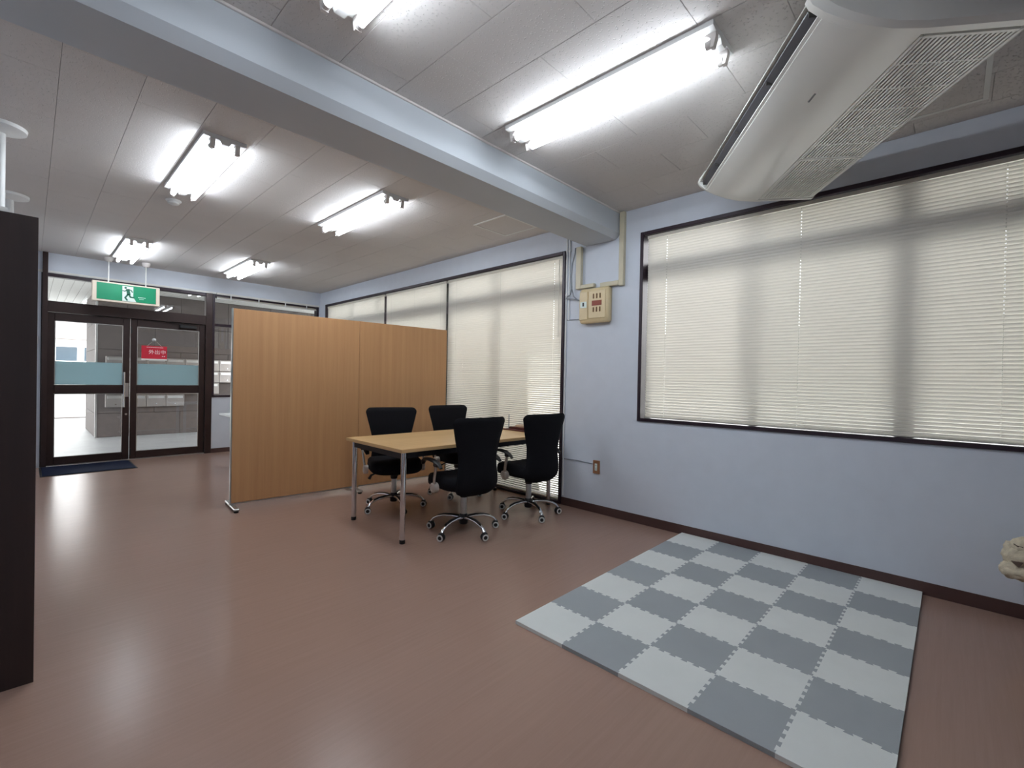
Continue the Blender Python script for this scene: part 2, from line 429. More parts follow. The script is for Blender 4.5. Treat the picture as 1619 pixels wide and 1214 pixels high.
pane_window('window_2', 'tall dark-framed window reaching down to the floor', WB[0], WB[1], WB[2], WB[3], (3.92, 4.82, 6.56, 7.45), (2.22,), (1,))

def blind(name, label, y0, y1, z0, z1, holes, tilt=52, hw=0.0134, xc=0.028):
    """venetian blind hung in the window reveal; every slat its own object"""
    t = thing(name, label, 'blind', (xc, y0, z0), group='beige venetian blinds')
    W, H = y1 - y0, z1 - z0
    MB().box(-0.014, 0.014, 0, W, H - 0.028, H, .002).build('headrail', 'rail', t)
    MB().box(-0.011, 0.011, 0.002, W - 0.002, 0.0, 0.014, .003).build('bottom_rail', 'rail', t)
    tilt = math.radians(tilt); n = round((H - 0.066) / 0.0229); pitch = (H - 0.0645) / n
    prof = []
    for k in range(7):
        s = -1 + k / 3; bulge = 0.0026 * (1 - s * s)
        px, pz = -s * hw * math.cos(tilt), s * hw * math.sin(tilt)     # inner edge up
        prof.append((px - bulge * math.sin(tilt), pz - bulge * math.cos(tilt)))
    hs = sorted(h - y0 for h in holes if y0 < h < y1)
    ys = [0.004]
    for h in hs: ys += [h - 0.0022, h + 0.0022]
    ys.append(W - 0.004)
    m = MB(); vs = [(p[0], y, p[1]) for y in ys for p in prof]; fs = []
    for i in range(len(ys) - 1):
        hole = i % 2 == 1
        for k in range(6):
            if hole and k == 3: continue
            a = i * 7 + k; fs.append((a, a + 1, a + 8, a + 7))
    m.add(vs, fs); me = m.mesh('slat', 'slat', 60)
    for i in range(n + 1):
        o = put('slat', me, t, (0, 0, H - 0.0425 - i * pitch))
        j = random.uniform(-0.012, 0.012) if random.random() < 0.93 else random.uniform(-0.06, 0.0)
        o.rotation_euler = (0, j, 0)
    for h in hs:
        for dx in (-0.0125, 0.0125):
            MB().box(dx - 0.0006, dx + 0.0006, h - 0.0007, h + 0.0007, 0.01, H - 0.02).build('ladder_cord', 'cord', t)
    return t
blind('venetian_blind', 'wide beige venetian blind over the window above the play mat', -0.64, 1.978, 0.945, 2.553, (1.80, 0.80, -0.2), 62, 0.01305)
b1 = blind('venetian_blind', 'tall beige venetian blind behind the table, nearest the corner', 2.905, 4.80, 0.03, 2.543, (3.03, 3.83, 4.63))
blind('venetian_blind', 'beige venetian blind over the middle of the tall window, half hidden by the partition', 4.835, 6.315, 0.03, 2.543, (4.96, 5.57, 6.18))
blind('venetian_blind', 'beige venetian blind in the far corner behind the partition', 6.375, 8.325, 0.03, 2.543, (6.5, 7.35, 8.2))
# tilt wands
wd = MB().tube([(0.0, 0, 0), (0.004, 0.004, -0.8)], 0.004, 8).build('tilt_wand', 'cord', b1, 40, loc=(-0.02, 0.05, 2.48))

# ------------------------------------------------------------------ entrance
def leaf(name, label, x0, x1, handle_side):
    """bronze glazed door leaf, local origin at its left bottom corner, room face at -y"""
    t = thing(name, label, 'door', (x0, YD + 0.03, 0.012), kind='structure')
    W = x1 - x0; st = 0.075
    y0, y1 = 0.0, 0.045
    for a in (0, W - st): MB().box(a, a + st, y0, y1, 0, 2.03, .004).build('stile', 'brown_alu', t)
    for a, b in ((0.0, 0.105), (0.95, 1.07), (1.925, 2.03)):
        MB().box(st, W - st, y0, y1, a, b, .004).build('rail', 'brown_alu', t)
    p = MB().box(st, W - st, 0.019, 0.025, 1.07, 1.925).build('pane', 'glass', t)
    MB().box(st + .002, W - st - .002, 0.0255, 0.0262, 1.072, 1.385).build('frosted_film', 'film', p)
    MB().box(st, W - st, 0.019, 0.025, 0.105, 0.95).build('pane', 'glass', t)
    g = MB()
    for a, b in ((0.105, 0.95), (1.07, 1.925)):
        g.box(st, st + .008, 0.004, 0.012, a, b).box(W - st - .008, W - st, 0.004, 0.012, a, b)
        g.box(st, W - st, 0.004, 0.012, b - .008, b)
    g.build('glazing_bead', 'steel', t)
    return t
d1 = leaf('door_1', 'left bronze glass entrance door with a vertical pull handle', -3.605, -2.755, 'r')
h = MB().tube([(0, 0, 0), (0, 0, 0.5)], 0.012, 12).build('pull_handle', 'chrome', d1, 40, loc=(0.785, -0.055, 0.755))
for z in (0.05, 0.45): MB().tube([(0, 0, z), (0, 0.055, z)], 0.007, 8).build('handle_post', 'chrome', h, 40)
MB().box(-0.022, 0.022, -0.012, 0.0, -0.1, 0.1, .003).build('lock_plate', 'steel', d1, loc=(0.818, 0.0, 1.0))
MB().lathe([(0.012, -0.012), (0.014, -0.004), (0.014, 0)], 14, axis='y').build('keyhole', 'steel', d1, 40, loc=(0.815, 0, 0.65))
d2 = leaf('door_2', 'right bronze glass entrance door with a red sign hanging inside', -2.748, -1.83, 'l')
cl = MB().box(0.58, 0.80, -0.055, 0.0, 1.95, 2.0, .006).build('door_closer', 'black', d2)
MB().tube([(0.62, -0.03, 2.005), (0.42, -0.03, 2.03), (0.72, -0.02, 2.06)], 0.008, 6).build('closer_arm', 'black', cl)
for z in (0.1, 1.87): MB().box(0.0, 0.018, -0.014, 0.004, z - .05, z + .05, .002).build('hinge', 'black', d2)
fr = thing('trim_3', 'dark bronze frame around the entrance doors', 'door frame', (-3.66, YD, 0), kind='structure')
MB().box(-0.0, 0.052, 0.0, 0.1, 0, 2.552, .004).build('jamb', 'brown_alu', fr)
MB().box(1.833, 1.925, -0.01, 0.1, 0, 2.552, .004).build('jamb', 'brown_alu', fr)
MB().box(0.052, 1.833, 0.0, 0.1, 2.505, 2.552, .004).build('head', 'plum_alu', fr)
MB().box(0.052, 1.833, -0.008, 0.1, 2.045, 2.187, .004).build('transom_rail', 'brown_alu', fr)
MB().box(0.052, 1.833, 0.01, 0.1, 0, 0.012).build('threshold', 'steel', fr)
MB().box(0.052, 1.833, 0.05, 0.056, 2.187, 2.505).build('transom_pane', 'glass', fr)
post = tag(MB().box(-0.026, 0.026, -0.06, 0.0, 0, ZC - 0.006, .003).build('trim_4', 'brown_alu', loc=(-3.625, YD, 0)), 'tall dark brown post at the left edge of the entrance', 'post', kind='structure')
sw = thing('window_3', 'fixed dark-framed window beside the entrance doors', 'window', (-1.735, YD, 0.895), kind='structure')
W3, H3 = 1.705, 1.655
m = MB(); m.box(0, 0.03, -0.01, 0.1, 0, H3, .003).box(W3 - .04, W3, -0.01, 0.1, 0, H3, .003).box(0.03, W3 - .04, -0.01, 0.1, H3 - .045, H3, .003).box(0.0, W3 - .04, -0.015, 0.1, 0, 0.03, .003)
m.build('window_frame', 'plum_alu', sw)
MB().box(0.03, W3 - .04, 0.0, 0.09, 1.145, 1.185, .003).build('transom_bar', 'plum_alu', sw)
MB().box(0.03, W3 - .04, 0.045, 0.05, 0.03, 1.145).build('pane', 'glass', sw)
MB().box(0.03, W3 - .04, 0.045, 0.05, 1.185, H3 - .045).build('pane', 'glass', sw)
rb = thing('raised_blind', 'white blind drawn fully up at the top of the window beside the entrance', 'blind', (-1.69, YD - 0.03, 2.475))
MB().box(0, 1.6, -0.012, 0.012, 0.07, 0.1, .002).build('headrail', 'white_metal', rb)
MB().box(0, 1.6, -0.012, 0.012, 0.0, 0.016, .002).build('bottom_rail', 'white_metal', rb)
for k in range(5): MB().box(0.004, 1.596, -0.012, 0.012, 0.018 + k * .004, 0.0195 + k * .004).build('slat', 'rail', rb)
for x in (0.2, 0.62, 1.05, 1.42): MB().box(x - .008, x + .008, -0.015, -0.012, 0.0, 0.1).build('clip', 'white_plastic', rb)

# hanging red sign
hs = thing('hanging_sign', 'small red sign reading 外出中 hung on the right entrance door', 'sign', (-2.476, YD - 0.006, 1.452))
MB().box(-0.152, 0.152, -0.004, 0.0, 0.022, 0.212, .001).build('board', 'red', hs)
MB().box(-0.152, 0.152, -0.0042, 0.0, 0.0, 0.0215, .001).build('lower_strip', 'paper', hs)
tm = text_mesh('外出中', 0.070, 'lettering', 'ink')
lo = put('lettering', tm, hs, (0.034, -0.005, 0.118)); lo.rotation_euler = (PI / 2, 0, 0)
k = MB()
for i in range(19):
    x = -0.092 + i * 0.0105; k.box(x, x + 0.007, -0.0046, -0.004, 0.186, 0.195)
for x in (0.09, 0.112): k.box(x, x + 0.016, -0.0046, -0.004, 0.058, 0.068)
k.build('fine_print', 'ink', hs)
MB().tube([(-0.085, -0.003, 0.21), (0.0, -0.006, 0.302), (0.085, -0.003, 0.21)], 0.0014, 6).build('string', 'cord', hs)
MB().lathe([(0.026, 0.022), (0.024, 0.014), (0.012, 0.006), (0.008, -0.01), (0.011, -0.014)], 18, axis='y').build('suction_cup', 'white_plastic', hs, 40, loc=(0, 0.012, 0.305))

# light-coloured bits on the wall left of the door
sp = thing('wall_switch', 'small white switch plate beside the dark entrance post', 'switch', (-3.73, YD, 1.66))
MB().box(-0.05, 0.045, -0.02, 0, -0.05, 0.05, .004).build('plate', 'white_plastic', sp)
MB().box(-0.018, 0.018, -0.026, -0.02, -0.028, 0.028, .002).build('rocker', 'white_plastic', sp)

# ------------------------------------------------------------------ exit sign
ex = thing('exit_sign', 'green exit sign with a white running man, hung from the ceiling', 'sign', (-2.833, 8.3, 2.215))
MB().box(-0.362, 0.362, -0.03, 0.03, 0.0, 0.268, .006).build('case', 'sign_cream', ex)
MB().box(-0.315, 0.318, -0.034, -0.029, 0.028, 0.25, .002).build('face', 'green', ex)
MB().prism([(-0.052, 0.03), (0.10, 0.03), (0.07, 0.085), (0.065, 0.10), (0.065, 0.236), (-0.052, 0.236)], -0.0352, -0.034, 'xz').build('doorway_print', 'sign_white', ex)
def limb(mb, pts, r):
    for (x0, z0), (x1, z1) in zip(pts[:-1], pts[1:]):
        dx, dz = x1 - x0, z1 - z0; l = math.hypot(dx, dz); nx, nz = -dz / l * r, dx / l * r; ex_, ez_ = dx / l * r * .6, dz / l * r * .6
        mb.prism([(x0 - ex_ + nx, z0 - ez_ + nz), (x0 - ex_ - nx, z0 - ez_ - nz), (x1 + ex_ - nx, z1 + ez_ - nz), (x1 + ex_ + nx, z1 + ez_ + nz)], -0.0366, -0.0353, 'xz')
k = MB(); k.lathe([(0.014, -0.0366), (0.014, -0.0353)], 14, c=(-0.018, 0, 0.214), axis='y')
limb(k, [(0.006, 0.188), (0.016, 0.130)], 0.019)
limb(k, [(0.0, 0.192), (-0.024, 0.166), (-0.048, 0.170)], 0.006)
limb(k, [(0.016, 0.192), (0.042, 0.186), (0.056, 0.160)], 0.006)
limb(k, [(0.008, 0.126), (-0.022, 0.078), (0.0, 0.045)], 0.009)
limb(k, [(0.020, 0.126), (0.034, 0.092), (0.074, 0.088)], 0.009)
k.build('running_figure_print', 'green_dk', ex)
k = MB()
for i in range(6): k.box(0.12 + i * .014, 0.13 + i * .014, -0.0352, -0.034, 0.094, 0.104)
for i in range(5): k.box(0.13 + i * .011, 0.137 + i * .011, -0.0352, -0.034, 0.074, 0.08)
k.build('fine_print', 'sign_white', ex)
for x in (-0.195, 0.205):
    MB().tube([(x, 0, 0.268), (x, 0, 0.56)], 0.008, 10).build('rod', 'white_metal', ex, 40)
    MB().lathe([(0.03, 0.545), (0.048, 0.57), (0.05, 0.598), (0.05, 0.6)], 18, c=(x, 0, 0)).build('ceiling_cup', 'lamp_grey', ex, 40)

# ------------------------------------------------------------------ doormat
dm = thing('doormat', 'navy ribbed doormat in front of the left entrance door', 'mat', (-3.21, 8.17, 0))
MB().box(-0.455, 0.455, -0.385, 0.375, 0.0, 0.006, .002).build('backing', 'rubber', dm)
MB().box(-0.435, 0.435, -0.365, 0.355, 0.006, 0.011, .002).build('pile', 'navy', dm)

# ------------------------------------------------------------------ ceiling lights
def make_light():
    t = thing('ceiling_light', 'x', 'ceiling light', group='twin-tube ceiling lights')
    MB().prism([(-0.125, 0.0), (-0.125, -0.022), (-0.105, -0.026), (-0.035, -0.03), (-0.022, -0.052), (0.022, -0.052), (0.035, -0.03), (0.105, -0.026), (0.125, -0.022), (0.125, 0.0)], -0.625, 0.625, 'xz').build('housing', 'lamp_white', t)
    for x in (-0.072, 0.072):
        MB().tube([(x, -0.598, -0.068), (x, 0.598, -0.068)], 0.0165, 14).build('tube', 'tube', t, 40)
        for y in (-1, 1):
            hmb = MB(); hmb.prism([(y * 0.598, -0.048), (y * 0.598, -0.088), (y * 0.612, -0.09), (y * 0.622, -0.05), (y * 0.622, -0.022), (y * 0.560, -0.022)], x - 0.014, x + 0.014, 'yz')
            hmb.lathe([(0.0185, y * 0.575), (0.0185, y * 0.6)], 14, c=(x, 0, -0.068), axis='y')
            hmb.build('lamp_holder', 'lamp_grey', t, 30)
    MB().box(-0.006, 0.006, 0.3, 0.305, -0.075, -0.05).build('pull_clip', 'lamp_grey', t)
    return t
spots = [((-1.625, 1.395), 'twin-tube ceiling light nearest the air conditioner'),
         ((-2.875, 1.26), 'twin-tube ceiling light cut off by the top edge of the picture'),
         ((-2.878, 4.115), 'twin-tube ceiling light beside the round smoke detector'),
         ((-1.615, 4.085), 'twin-tube ceiling light above the partition'),
         ((-2.885, 7.48), 'twin-tube ceiling light just above the green exit sign'),
         ((-1.61, 7.42), 'small-looking twin-tube ceiling light nearest the far corner of windows')]
l0 = make_light()
for i, ((x, y), lb) in enumerate(spots):
    if i == 0: l0.location = (x, y, ZC); l0['label'] = lb
    else: copy_tree(l0, (x, y, ZC), 0, lb)
sd = thing('smoke_detector', 'round white smoke detector on the ceiling by a light', 'detector', (-2.875, 5.1, ZC))
MB().lathe([(0.058, 0), (0.06, -0.008), (0.052, -0.018)], 24).build('base', 'white_plastic', sd, 30)
MB().lathe([(0.045, -0.018), (0.042, -0.032), (0.025, -0.04), (0.001, -0.041)], 24).build('sensor_cap', 'white_plastic', sd, 30)

def hatch(label, x0, x1, y0, y1):
    t = thing('inspection_hatch', label, 'hatch', ((x0 + x1) / 2, (y0 + y1) / 2, ZC), group='ceiling hatches')
    W, H, f = (x1 - x0) / 2, (y1 - y0) / 2, 0.022
    m = MB(); m.box(-W, W, -H, -H + f, -0.005, 0).box(-W, W, H - f, H, -0.005, 0).box(-W, -W + f, -H + f, H - f, -0.005, 0).box(W - f, W, -H + f, H - f, -0.005, 0)
    m.build('hatch_frame', 'white_metal', t)
    MB().box(-W + f + .003, W - f - .003, -H + f + .003, H - f - .003, -0.003, 0).build('lid', 'board', t)
hatch('square white-framed ceiling hatch behind the air conditioner', -0.69, -0.215, -0.11, 0.35)
hatch('flush pale ceiling hatch beyond the beam near the tall window', -0.675, -0.21, 3.075, 3.53)

# ------------------------------------------------------------------ air conditioner (hung diagonally)
ac = thing('air_conditioner', 'long white ceiling-hung air conditioner set diagonally over the play mat', 'air conditioner', (-1.416, -0.169, 2.5), math.radians(35.5))
AL = 1.51
panel = [(0.33, 0.0), (0.38, 0.001), (0.44, 0.007), (0.50, 0.019), (0.56, 0.038), (0.61, 0.058), (0.655, 0.082)]
top = [(0.655, 0.082), (0.62, 0.10), (0.62, 0.145), (0.705, 0.134), (0.700, 0.150), (0.672, 0.195), (0.62, 0.228), (0.58, 0.235), (0.0, 0.235), (-0.025, 0.215), (-0.025, 0.025), (-0.012, 0.004), (0.0, 0.012), (0.33, 0.012)] + panel[1:-1]
body = MB().prism(top, 0.0, AL, 'yz').build('body', 'ac', ac, 30)
# front panel skin
pr = [[(x, y, z - 0.004) for y, z in panel] + [(x, y, z - 0.0005) for y, z in reversed(panel)] for x in (0.004, AL - 0.004)]
fp = MB().rings(pr).build('front_panel', 'ac', ac, 40)
MB().box(0.36, 0.42, 0.505, 0.512, 0.0155, 0.019).build('model_plate', 'ac_vane', fp)
# dark outlet with vane and dividers
MB().box(0.012, AL - 0.012, 0.622, 0.626, 0.098, 0.146).build('outlet_recess', 'ac_dark', ac)
MB().prism([(0.640, 0.094), (0.690, 0.122), (0.692, 0.127), (0.640, 0.100)], 0.03, AL - 0.03, 'yz').build('outlet_vane', 'ac_vane', ac)
for x in (0.03, 0.42, 0.83, 1.2, AL - 0.03):
    MB().box(x - .003, x + .003, 0.626, 0.688, 0.105, 0.134).build('divider', 'ac_grey', ac)
MB().rings([[(x, y, z) for y, z in ((0.648, 0.078), (0.668, 0.086), (0.668, 0.092), (0.648, 0.086))] for x in (0.0, AL)]).build('lower_lip', 'ac', ac)
# intake grille in two halves
for x0, x1 in ((0.02, AL * 0.62), (AL * 0.62 + 0.006, AL - 0.02)):
    g = MB(); g.box(x0, x1, 0.0, 0.014, -0.004, 0.01, .002).box(x0, x1, 0.312, 0.326, -0.004, 0.01, .002)
    g.box(x0, x0 + .012, 0.014, 0.312, -0.003, 0.01).box(x1 - .012, x1, 0.014, 0.312, -0.003, 0.01)
    n = 19
    for i in range(n):
        y = 0.014 + (i + 0.5) * 0.298 / n; g.box(x0 + .012, x1 - .012, y - .0044, y + .0044, -0.002, 0.0045)
    nr = max(2, round((x1 - x0) / 0.155))
    for i in range(1, nr): x = x0 + (x1 - x0) * i / nr; g.box(x - .003, x + .003, 0.014, 0.312, -0.0022, 0.006)
    gr = g.build('intake_grille', 'ac', ac)
    MB().box(x0 + .01, x1 - .01, 0.012, 0.314, 0.0075, 0.0115).build('filter', 'ac_grey', gr)
side = [(-0.03, 0.24), (-0.03, 0.02), (-0.012, -0.004), (0.34, -0.006), (0.44, 0.002), (0.52, 0.02), (0.60, 0.05), (0.66, 0.08), (0.70, 0.11), (0.714, 0.135), (0.705, 0.16), (0.675, 0.205), (0.62, 0.24)]
for x0, x1, q in ((-0.045, 0.004, -1), (AL - 0.004, AL + 0.018, 1)):
    cy, cz = 0.34, 0.12
    rs = []
    for x, sc in ((x0, 0.90 if q < 0 else 1), ((x0 + 0.02), 1.0), (x1 - 0.008, 1.0), (x1, 1 if q < 0 else 0.985)):
        rs.append([(x, cy + (y - cy) * sc, cz + (z - cz) * sc) for y, z in side])
    MB().rings(rs).build('end_cover', 'ac', ac, 30)
for x in (0.2, AL - 0.2):
    for y in (0.1, 0.5): MB().tube([(x, y, 0.235), (x, y, ZC - 2.5)], 0.006, 8).build('hanger_rod', 'steel', ac)

# ------------------------------------------------------------------ distribution board and cable runs
bp = thing('breaker_panel', 'cream breaker panel on the wall between the two windows', 'electrical panel', (0, 2.475, 1.815))
MB().box(-0.075, 0, -0.163, 0.163, 0.0, 0.33, .016).build('case', 'cream', bp, 50)
MB().box(-0.082, -0.073, -0.135, 0.05, 0.04, 0.30, .003).build('cover', 'cream', bp)
MB().box(-0.084, -0.073, 0.062, 0.155, 0.03, 0.30, .003).build('main_cover', 'cream', bp)
ms = MB().box(-0.088, -0.083, 0.07, 0.143, 0.145, 0.205, .002).build('main_switch', 'sign_white', bp)
MB().box(-0.092, -0.088, 0.098, 0.114, 0.16, 0.195).build('toggle', 'black', ms)
MB().box(-0.086, -0.082, -0.095, 0.012, 0.158, 0.205, .001).build('label_strip', M('label_red', (140, 62, 40), 0.5), bp)
for z in (0.098, 0.225):
    for y in (-0.078, -0.042, -0.006):
        MB().box(-0.09, -0.081, y - .006, y + .006, z, z + .045, .002).build('breaker_switch', 'switch', bp)
def duct(label, pts_boxes):
    t = thing('cable_duct', label, 'cable duct', (0, 2.45, 2.1), group='beige cable ducts')
    for nm, (y0, y1, z0, z1) in pts_boxes:
        MB().box(-0.042, -0.0005, y0 - 2.45, y1 - 2.45, z0 - 2.1, z1 - 2.1, .004).build(nm, 'duct', t)
duct('beige L-shaped cable duct left of the panel, under the beam', [('vertical_run', (2.652, 2.712, 2.162, 2.577)), ('foot_run', (2.50, 2.652, 2.162, 2.198))])
duct('tall beige L-shaped cable duct right of the panel, up to the ceiling', [('vertical_run', (2.183, 2.232, 2.14, 2.81)), ('foot_run', (2.232, 2.43, 2.148, 2.19))])
for y, z0, z1, lb in ((2.845, 0.1, 2.80, 'thin white conduit hugging the tall window frame'), (2.812, 1.87, 2.80, 'short thin white conduit beside the loose grey cable')):
    t = thing('conduit', lb, 'conduit', (-0.008, y, z0), group='thin conduits')
    MB().tube([(0, 0, 0), (0, 0, z1 - z0)], 0.0075, 10).build('pipe', 'white_plastic', t, 40)
    for q in (0.3, 0.75): MB().box(-0.010, 0.008, -0.011, 0.011, (z1 - z0) * q - .008, (z1 - z0) * q + .008).build('saddle', 'white_plastic', t)
cb = thing('loose_cable', 'loose grey cable drooping beside the breaker panel', 'cable', (-0.026, 2.73, 2.0))
MB().tube([(0, 0.0, 0.577), (0, 0.005, 0.52), (-0.004, 0.03, 0.43), (-0.006, 0.04, 0.3), (-0.006, 0.035, 0.18), (-0.006, 0.01, 0.10), (-0.006, -0.03, 0.065), (-0.004, -0.075, 0.04)], 0.006, 8).build('cord', 'grey_line', cb, 60)
MB().tube([(-0.006, 0.03, 0.2), (-0.006, 0.05, 0.12), (-0.006, 0.09, 0.10), (-0.006, 0.10, 0.085), (-0.006, 0.03, 0.075), (-0.006, -0.04, 0.06)], 0.005, 8).build('loop', 'grey_line', cb, 60)
t = tag(MB().tube([(-0.004, 0, 0), (-0.004, -0.195, -0.006)], 0.004, 8).build('cable', 'grey_line', None, 40, loc=(0, 2.835, 1.873)), 'short grey cable running into the side of the breaker panel', 'cable', 'grey surface cables')
t = tag(MB().tube([(-0.004, 0, 0), (-0.004, -0.18, 0.006), (-0.004, -0.372, -0.004)], 0.0045, 8).build('cable', 'grey_line', None, 40, loc=(0, 2.86, 0.468)), 'grey cable along the wall to the brown outlet', 'cable', 'grey surface cables')
ol = thing('wall_outlet', 'brown wall outlet with a pale socket low on the wall', 'outlet', (0, 2.45, 0.44))
MB().box(-0.012, 0, -0.037, 0.037, -0.063, 0.063, .003).build('plate', 'brownplate', ol)
so = MB().box(-0.016, -0.012, -0.014, 0.014, -0.034, 0.034, .002).build('socket', 'sign_white', ol)
for z in (-0.017, 0.017):
    for y in (-0.005, 0.005): MB().box(-0.0165, -0.0158, y - .001, y + .001, z - .004, z + .004).build('slot', 'black', so)

# ------------------------------------------------------------------ partition
def partition(label, p0, p1, feet, edge):
    d = Vector((p1[0] - p0[0], p1[1] - p0[1])); Lg = d.length; a = math.atan2(d.y, d.x)
    t = thing('partition_screen', label, 'partition', (p0[0], p0[1], 0), a, group='wood-veneer partition screens')
    MB().box(0.012, Lg - 0.002, -0.016, 0.016, 0.05, 1.878, .002).build('panel', 'beech', t)
    MB().box(0.0, 0.012, -0.017, 0.017, 0.03, 1.88, .002).build('edge_strip', edge, t)
    MB().box(0.012, Lg, -0.012, 0.012, 0.036, 0.05).build('bottom_rail', 'steel', t)
    for x in feet:
        f = MB().box(x - .022, x + .022, -0.21, 0.21, 0.018, 0.036, .004).build('foot', 'steel', t)
        for y in (-0.185, 0.185): MB().lathe([(0.02, 0.0), (0.02, 0.012), (0.012, 0.018)], 14, c=(x, y, 0)).build('glide', 'rubber', f, 40)
PA, PB = Vector((-2.455, 4.885)), Vector((-0.075, 4.70)); PM = PA + (PB - PA) * 0.517
partition('wood-veneer partition screen standing free at its left end', PA, PM, (0.022, 1.19), 'steel')
partition('wood-veneer partition screen next to the tall window', PM, PB, (1.1,), 'beech')

# ------------------------------------------------------------------ table
tb = thing('meeting_table', 'oak-topped meeting table on chrome legs', 'table', (-1.84, 2.955, 0), math.radians(-1.5))
TLn, TD, TH = 1.775, 0.92, 0.72
MB().box(0, TLn, 0, TD, TH - 0.028, TH, .002).build('tabletop', 'oak', tb)
MB().box(-0.0006, TLn + .0006, -0.0006, TD + .0006, TH - 0.026, TH - 0.003).build('edge_band', 'oak_edge', tb)
for y in (0.05, TD - 0.09): MB().box(0.06, TLn - .06, y, y + .02, TH - 0.078, TH - 0.03).build('long_rail', 'darksteel', tb)
for x in (0.03, TLn - .05): MB().box(x, x + .02, 0.06, TD - .09, TH - 0.078, TH - 0.03).build('end_rail', 'darksteel', tb)
for x in (0.042, TLn - .042):
    for y in (0.042, TD - .08):
        lg = MB().tube([(x, y, 0.03), (x, y, TH - 0.03)], 0.0205, 18).build('leg', 'chrome', tb, 40)
        MB().lathe([(0.02, 0.0), (0.022, 0.004), (0.0215, 0.03)], 16, c=(x, y, 0)).build('foot_cap', 'rubber', lg, 40)
ty = thing('desk_tray', 'dark red wooden pen tray on the far end of the table', 'tray', (-0.135, 3.33, TH), math.radians(-1.5))
m = MB(); m.box(-0.085, 0.055, -0.2, 0.2, 0, 0.012, .003); m.box(-0.03, 0.055, -0.2, 0.14, 0.012, 0.034, .003)
m.build('base', 'maroon', ty)
MB().box(0.04, 0.055, -0.2, 0.2, 0.012, 0.03, .002).build('back_rail', 'maroon', ty)
pn = tag(MB().tube([(0, 0, 0), (0.0, 0, 0.012), (0, 0, 0.145), (0, 0, 0.155)], [0.004, 0.0055, 0.005, 0.002], 10).build('pen', 'grey_line', None, 40, loc=(-0.145, 3.49, TH + 0.012)), 'grey pen standing upright in the dark red tray', 'pen')
bl = thing('stamp_box', 'tan box lying in the dark red tray', 'box', (-0.12, 3.30, TH + 0.034))
MB().box(-0.035, 0.04, -0.1, 0.09, 0, 0.018, .005).build('box', 'tan', bl); MB().box(-0.03, 0.035, -0.095, 0.085, 0.018, 0.025, .004).build('lid', 'tan', bl)

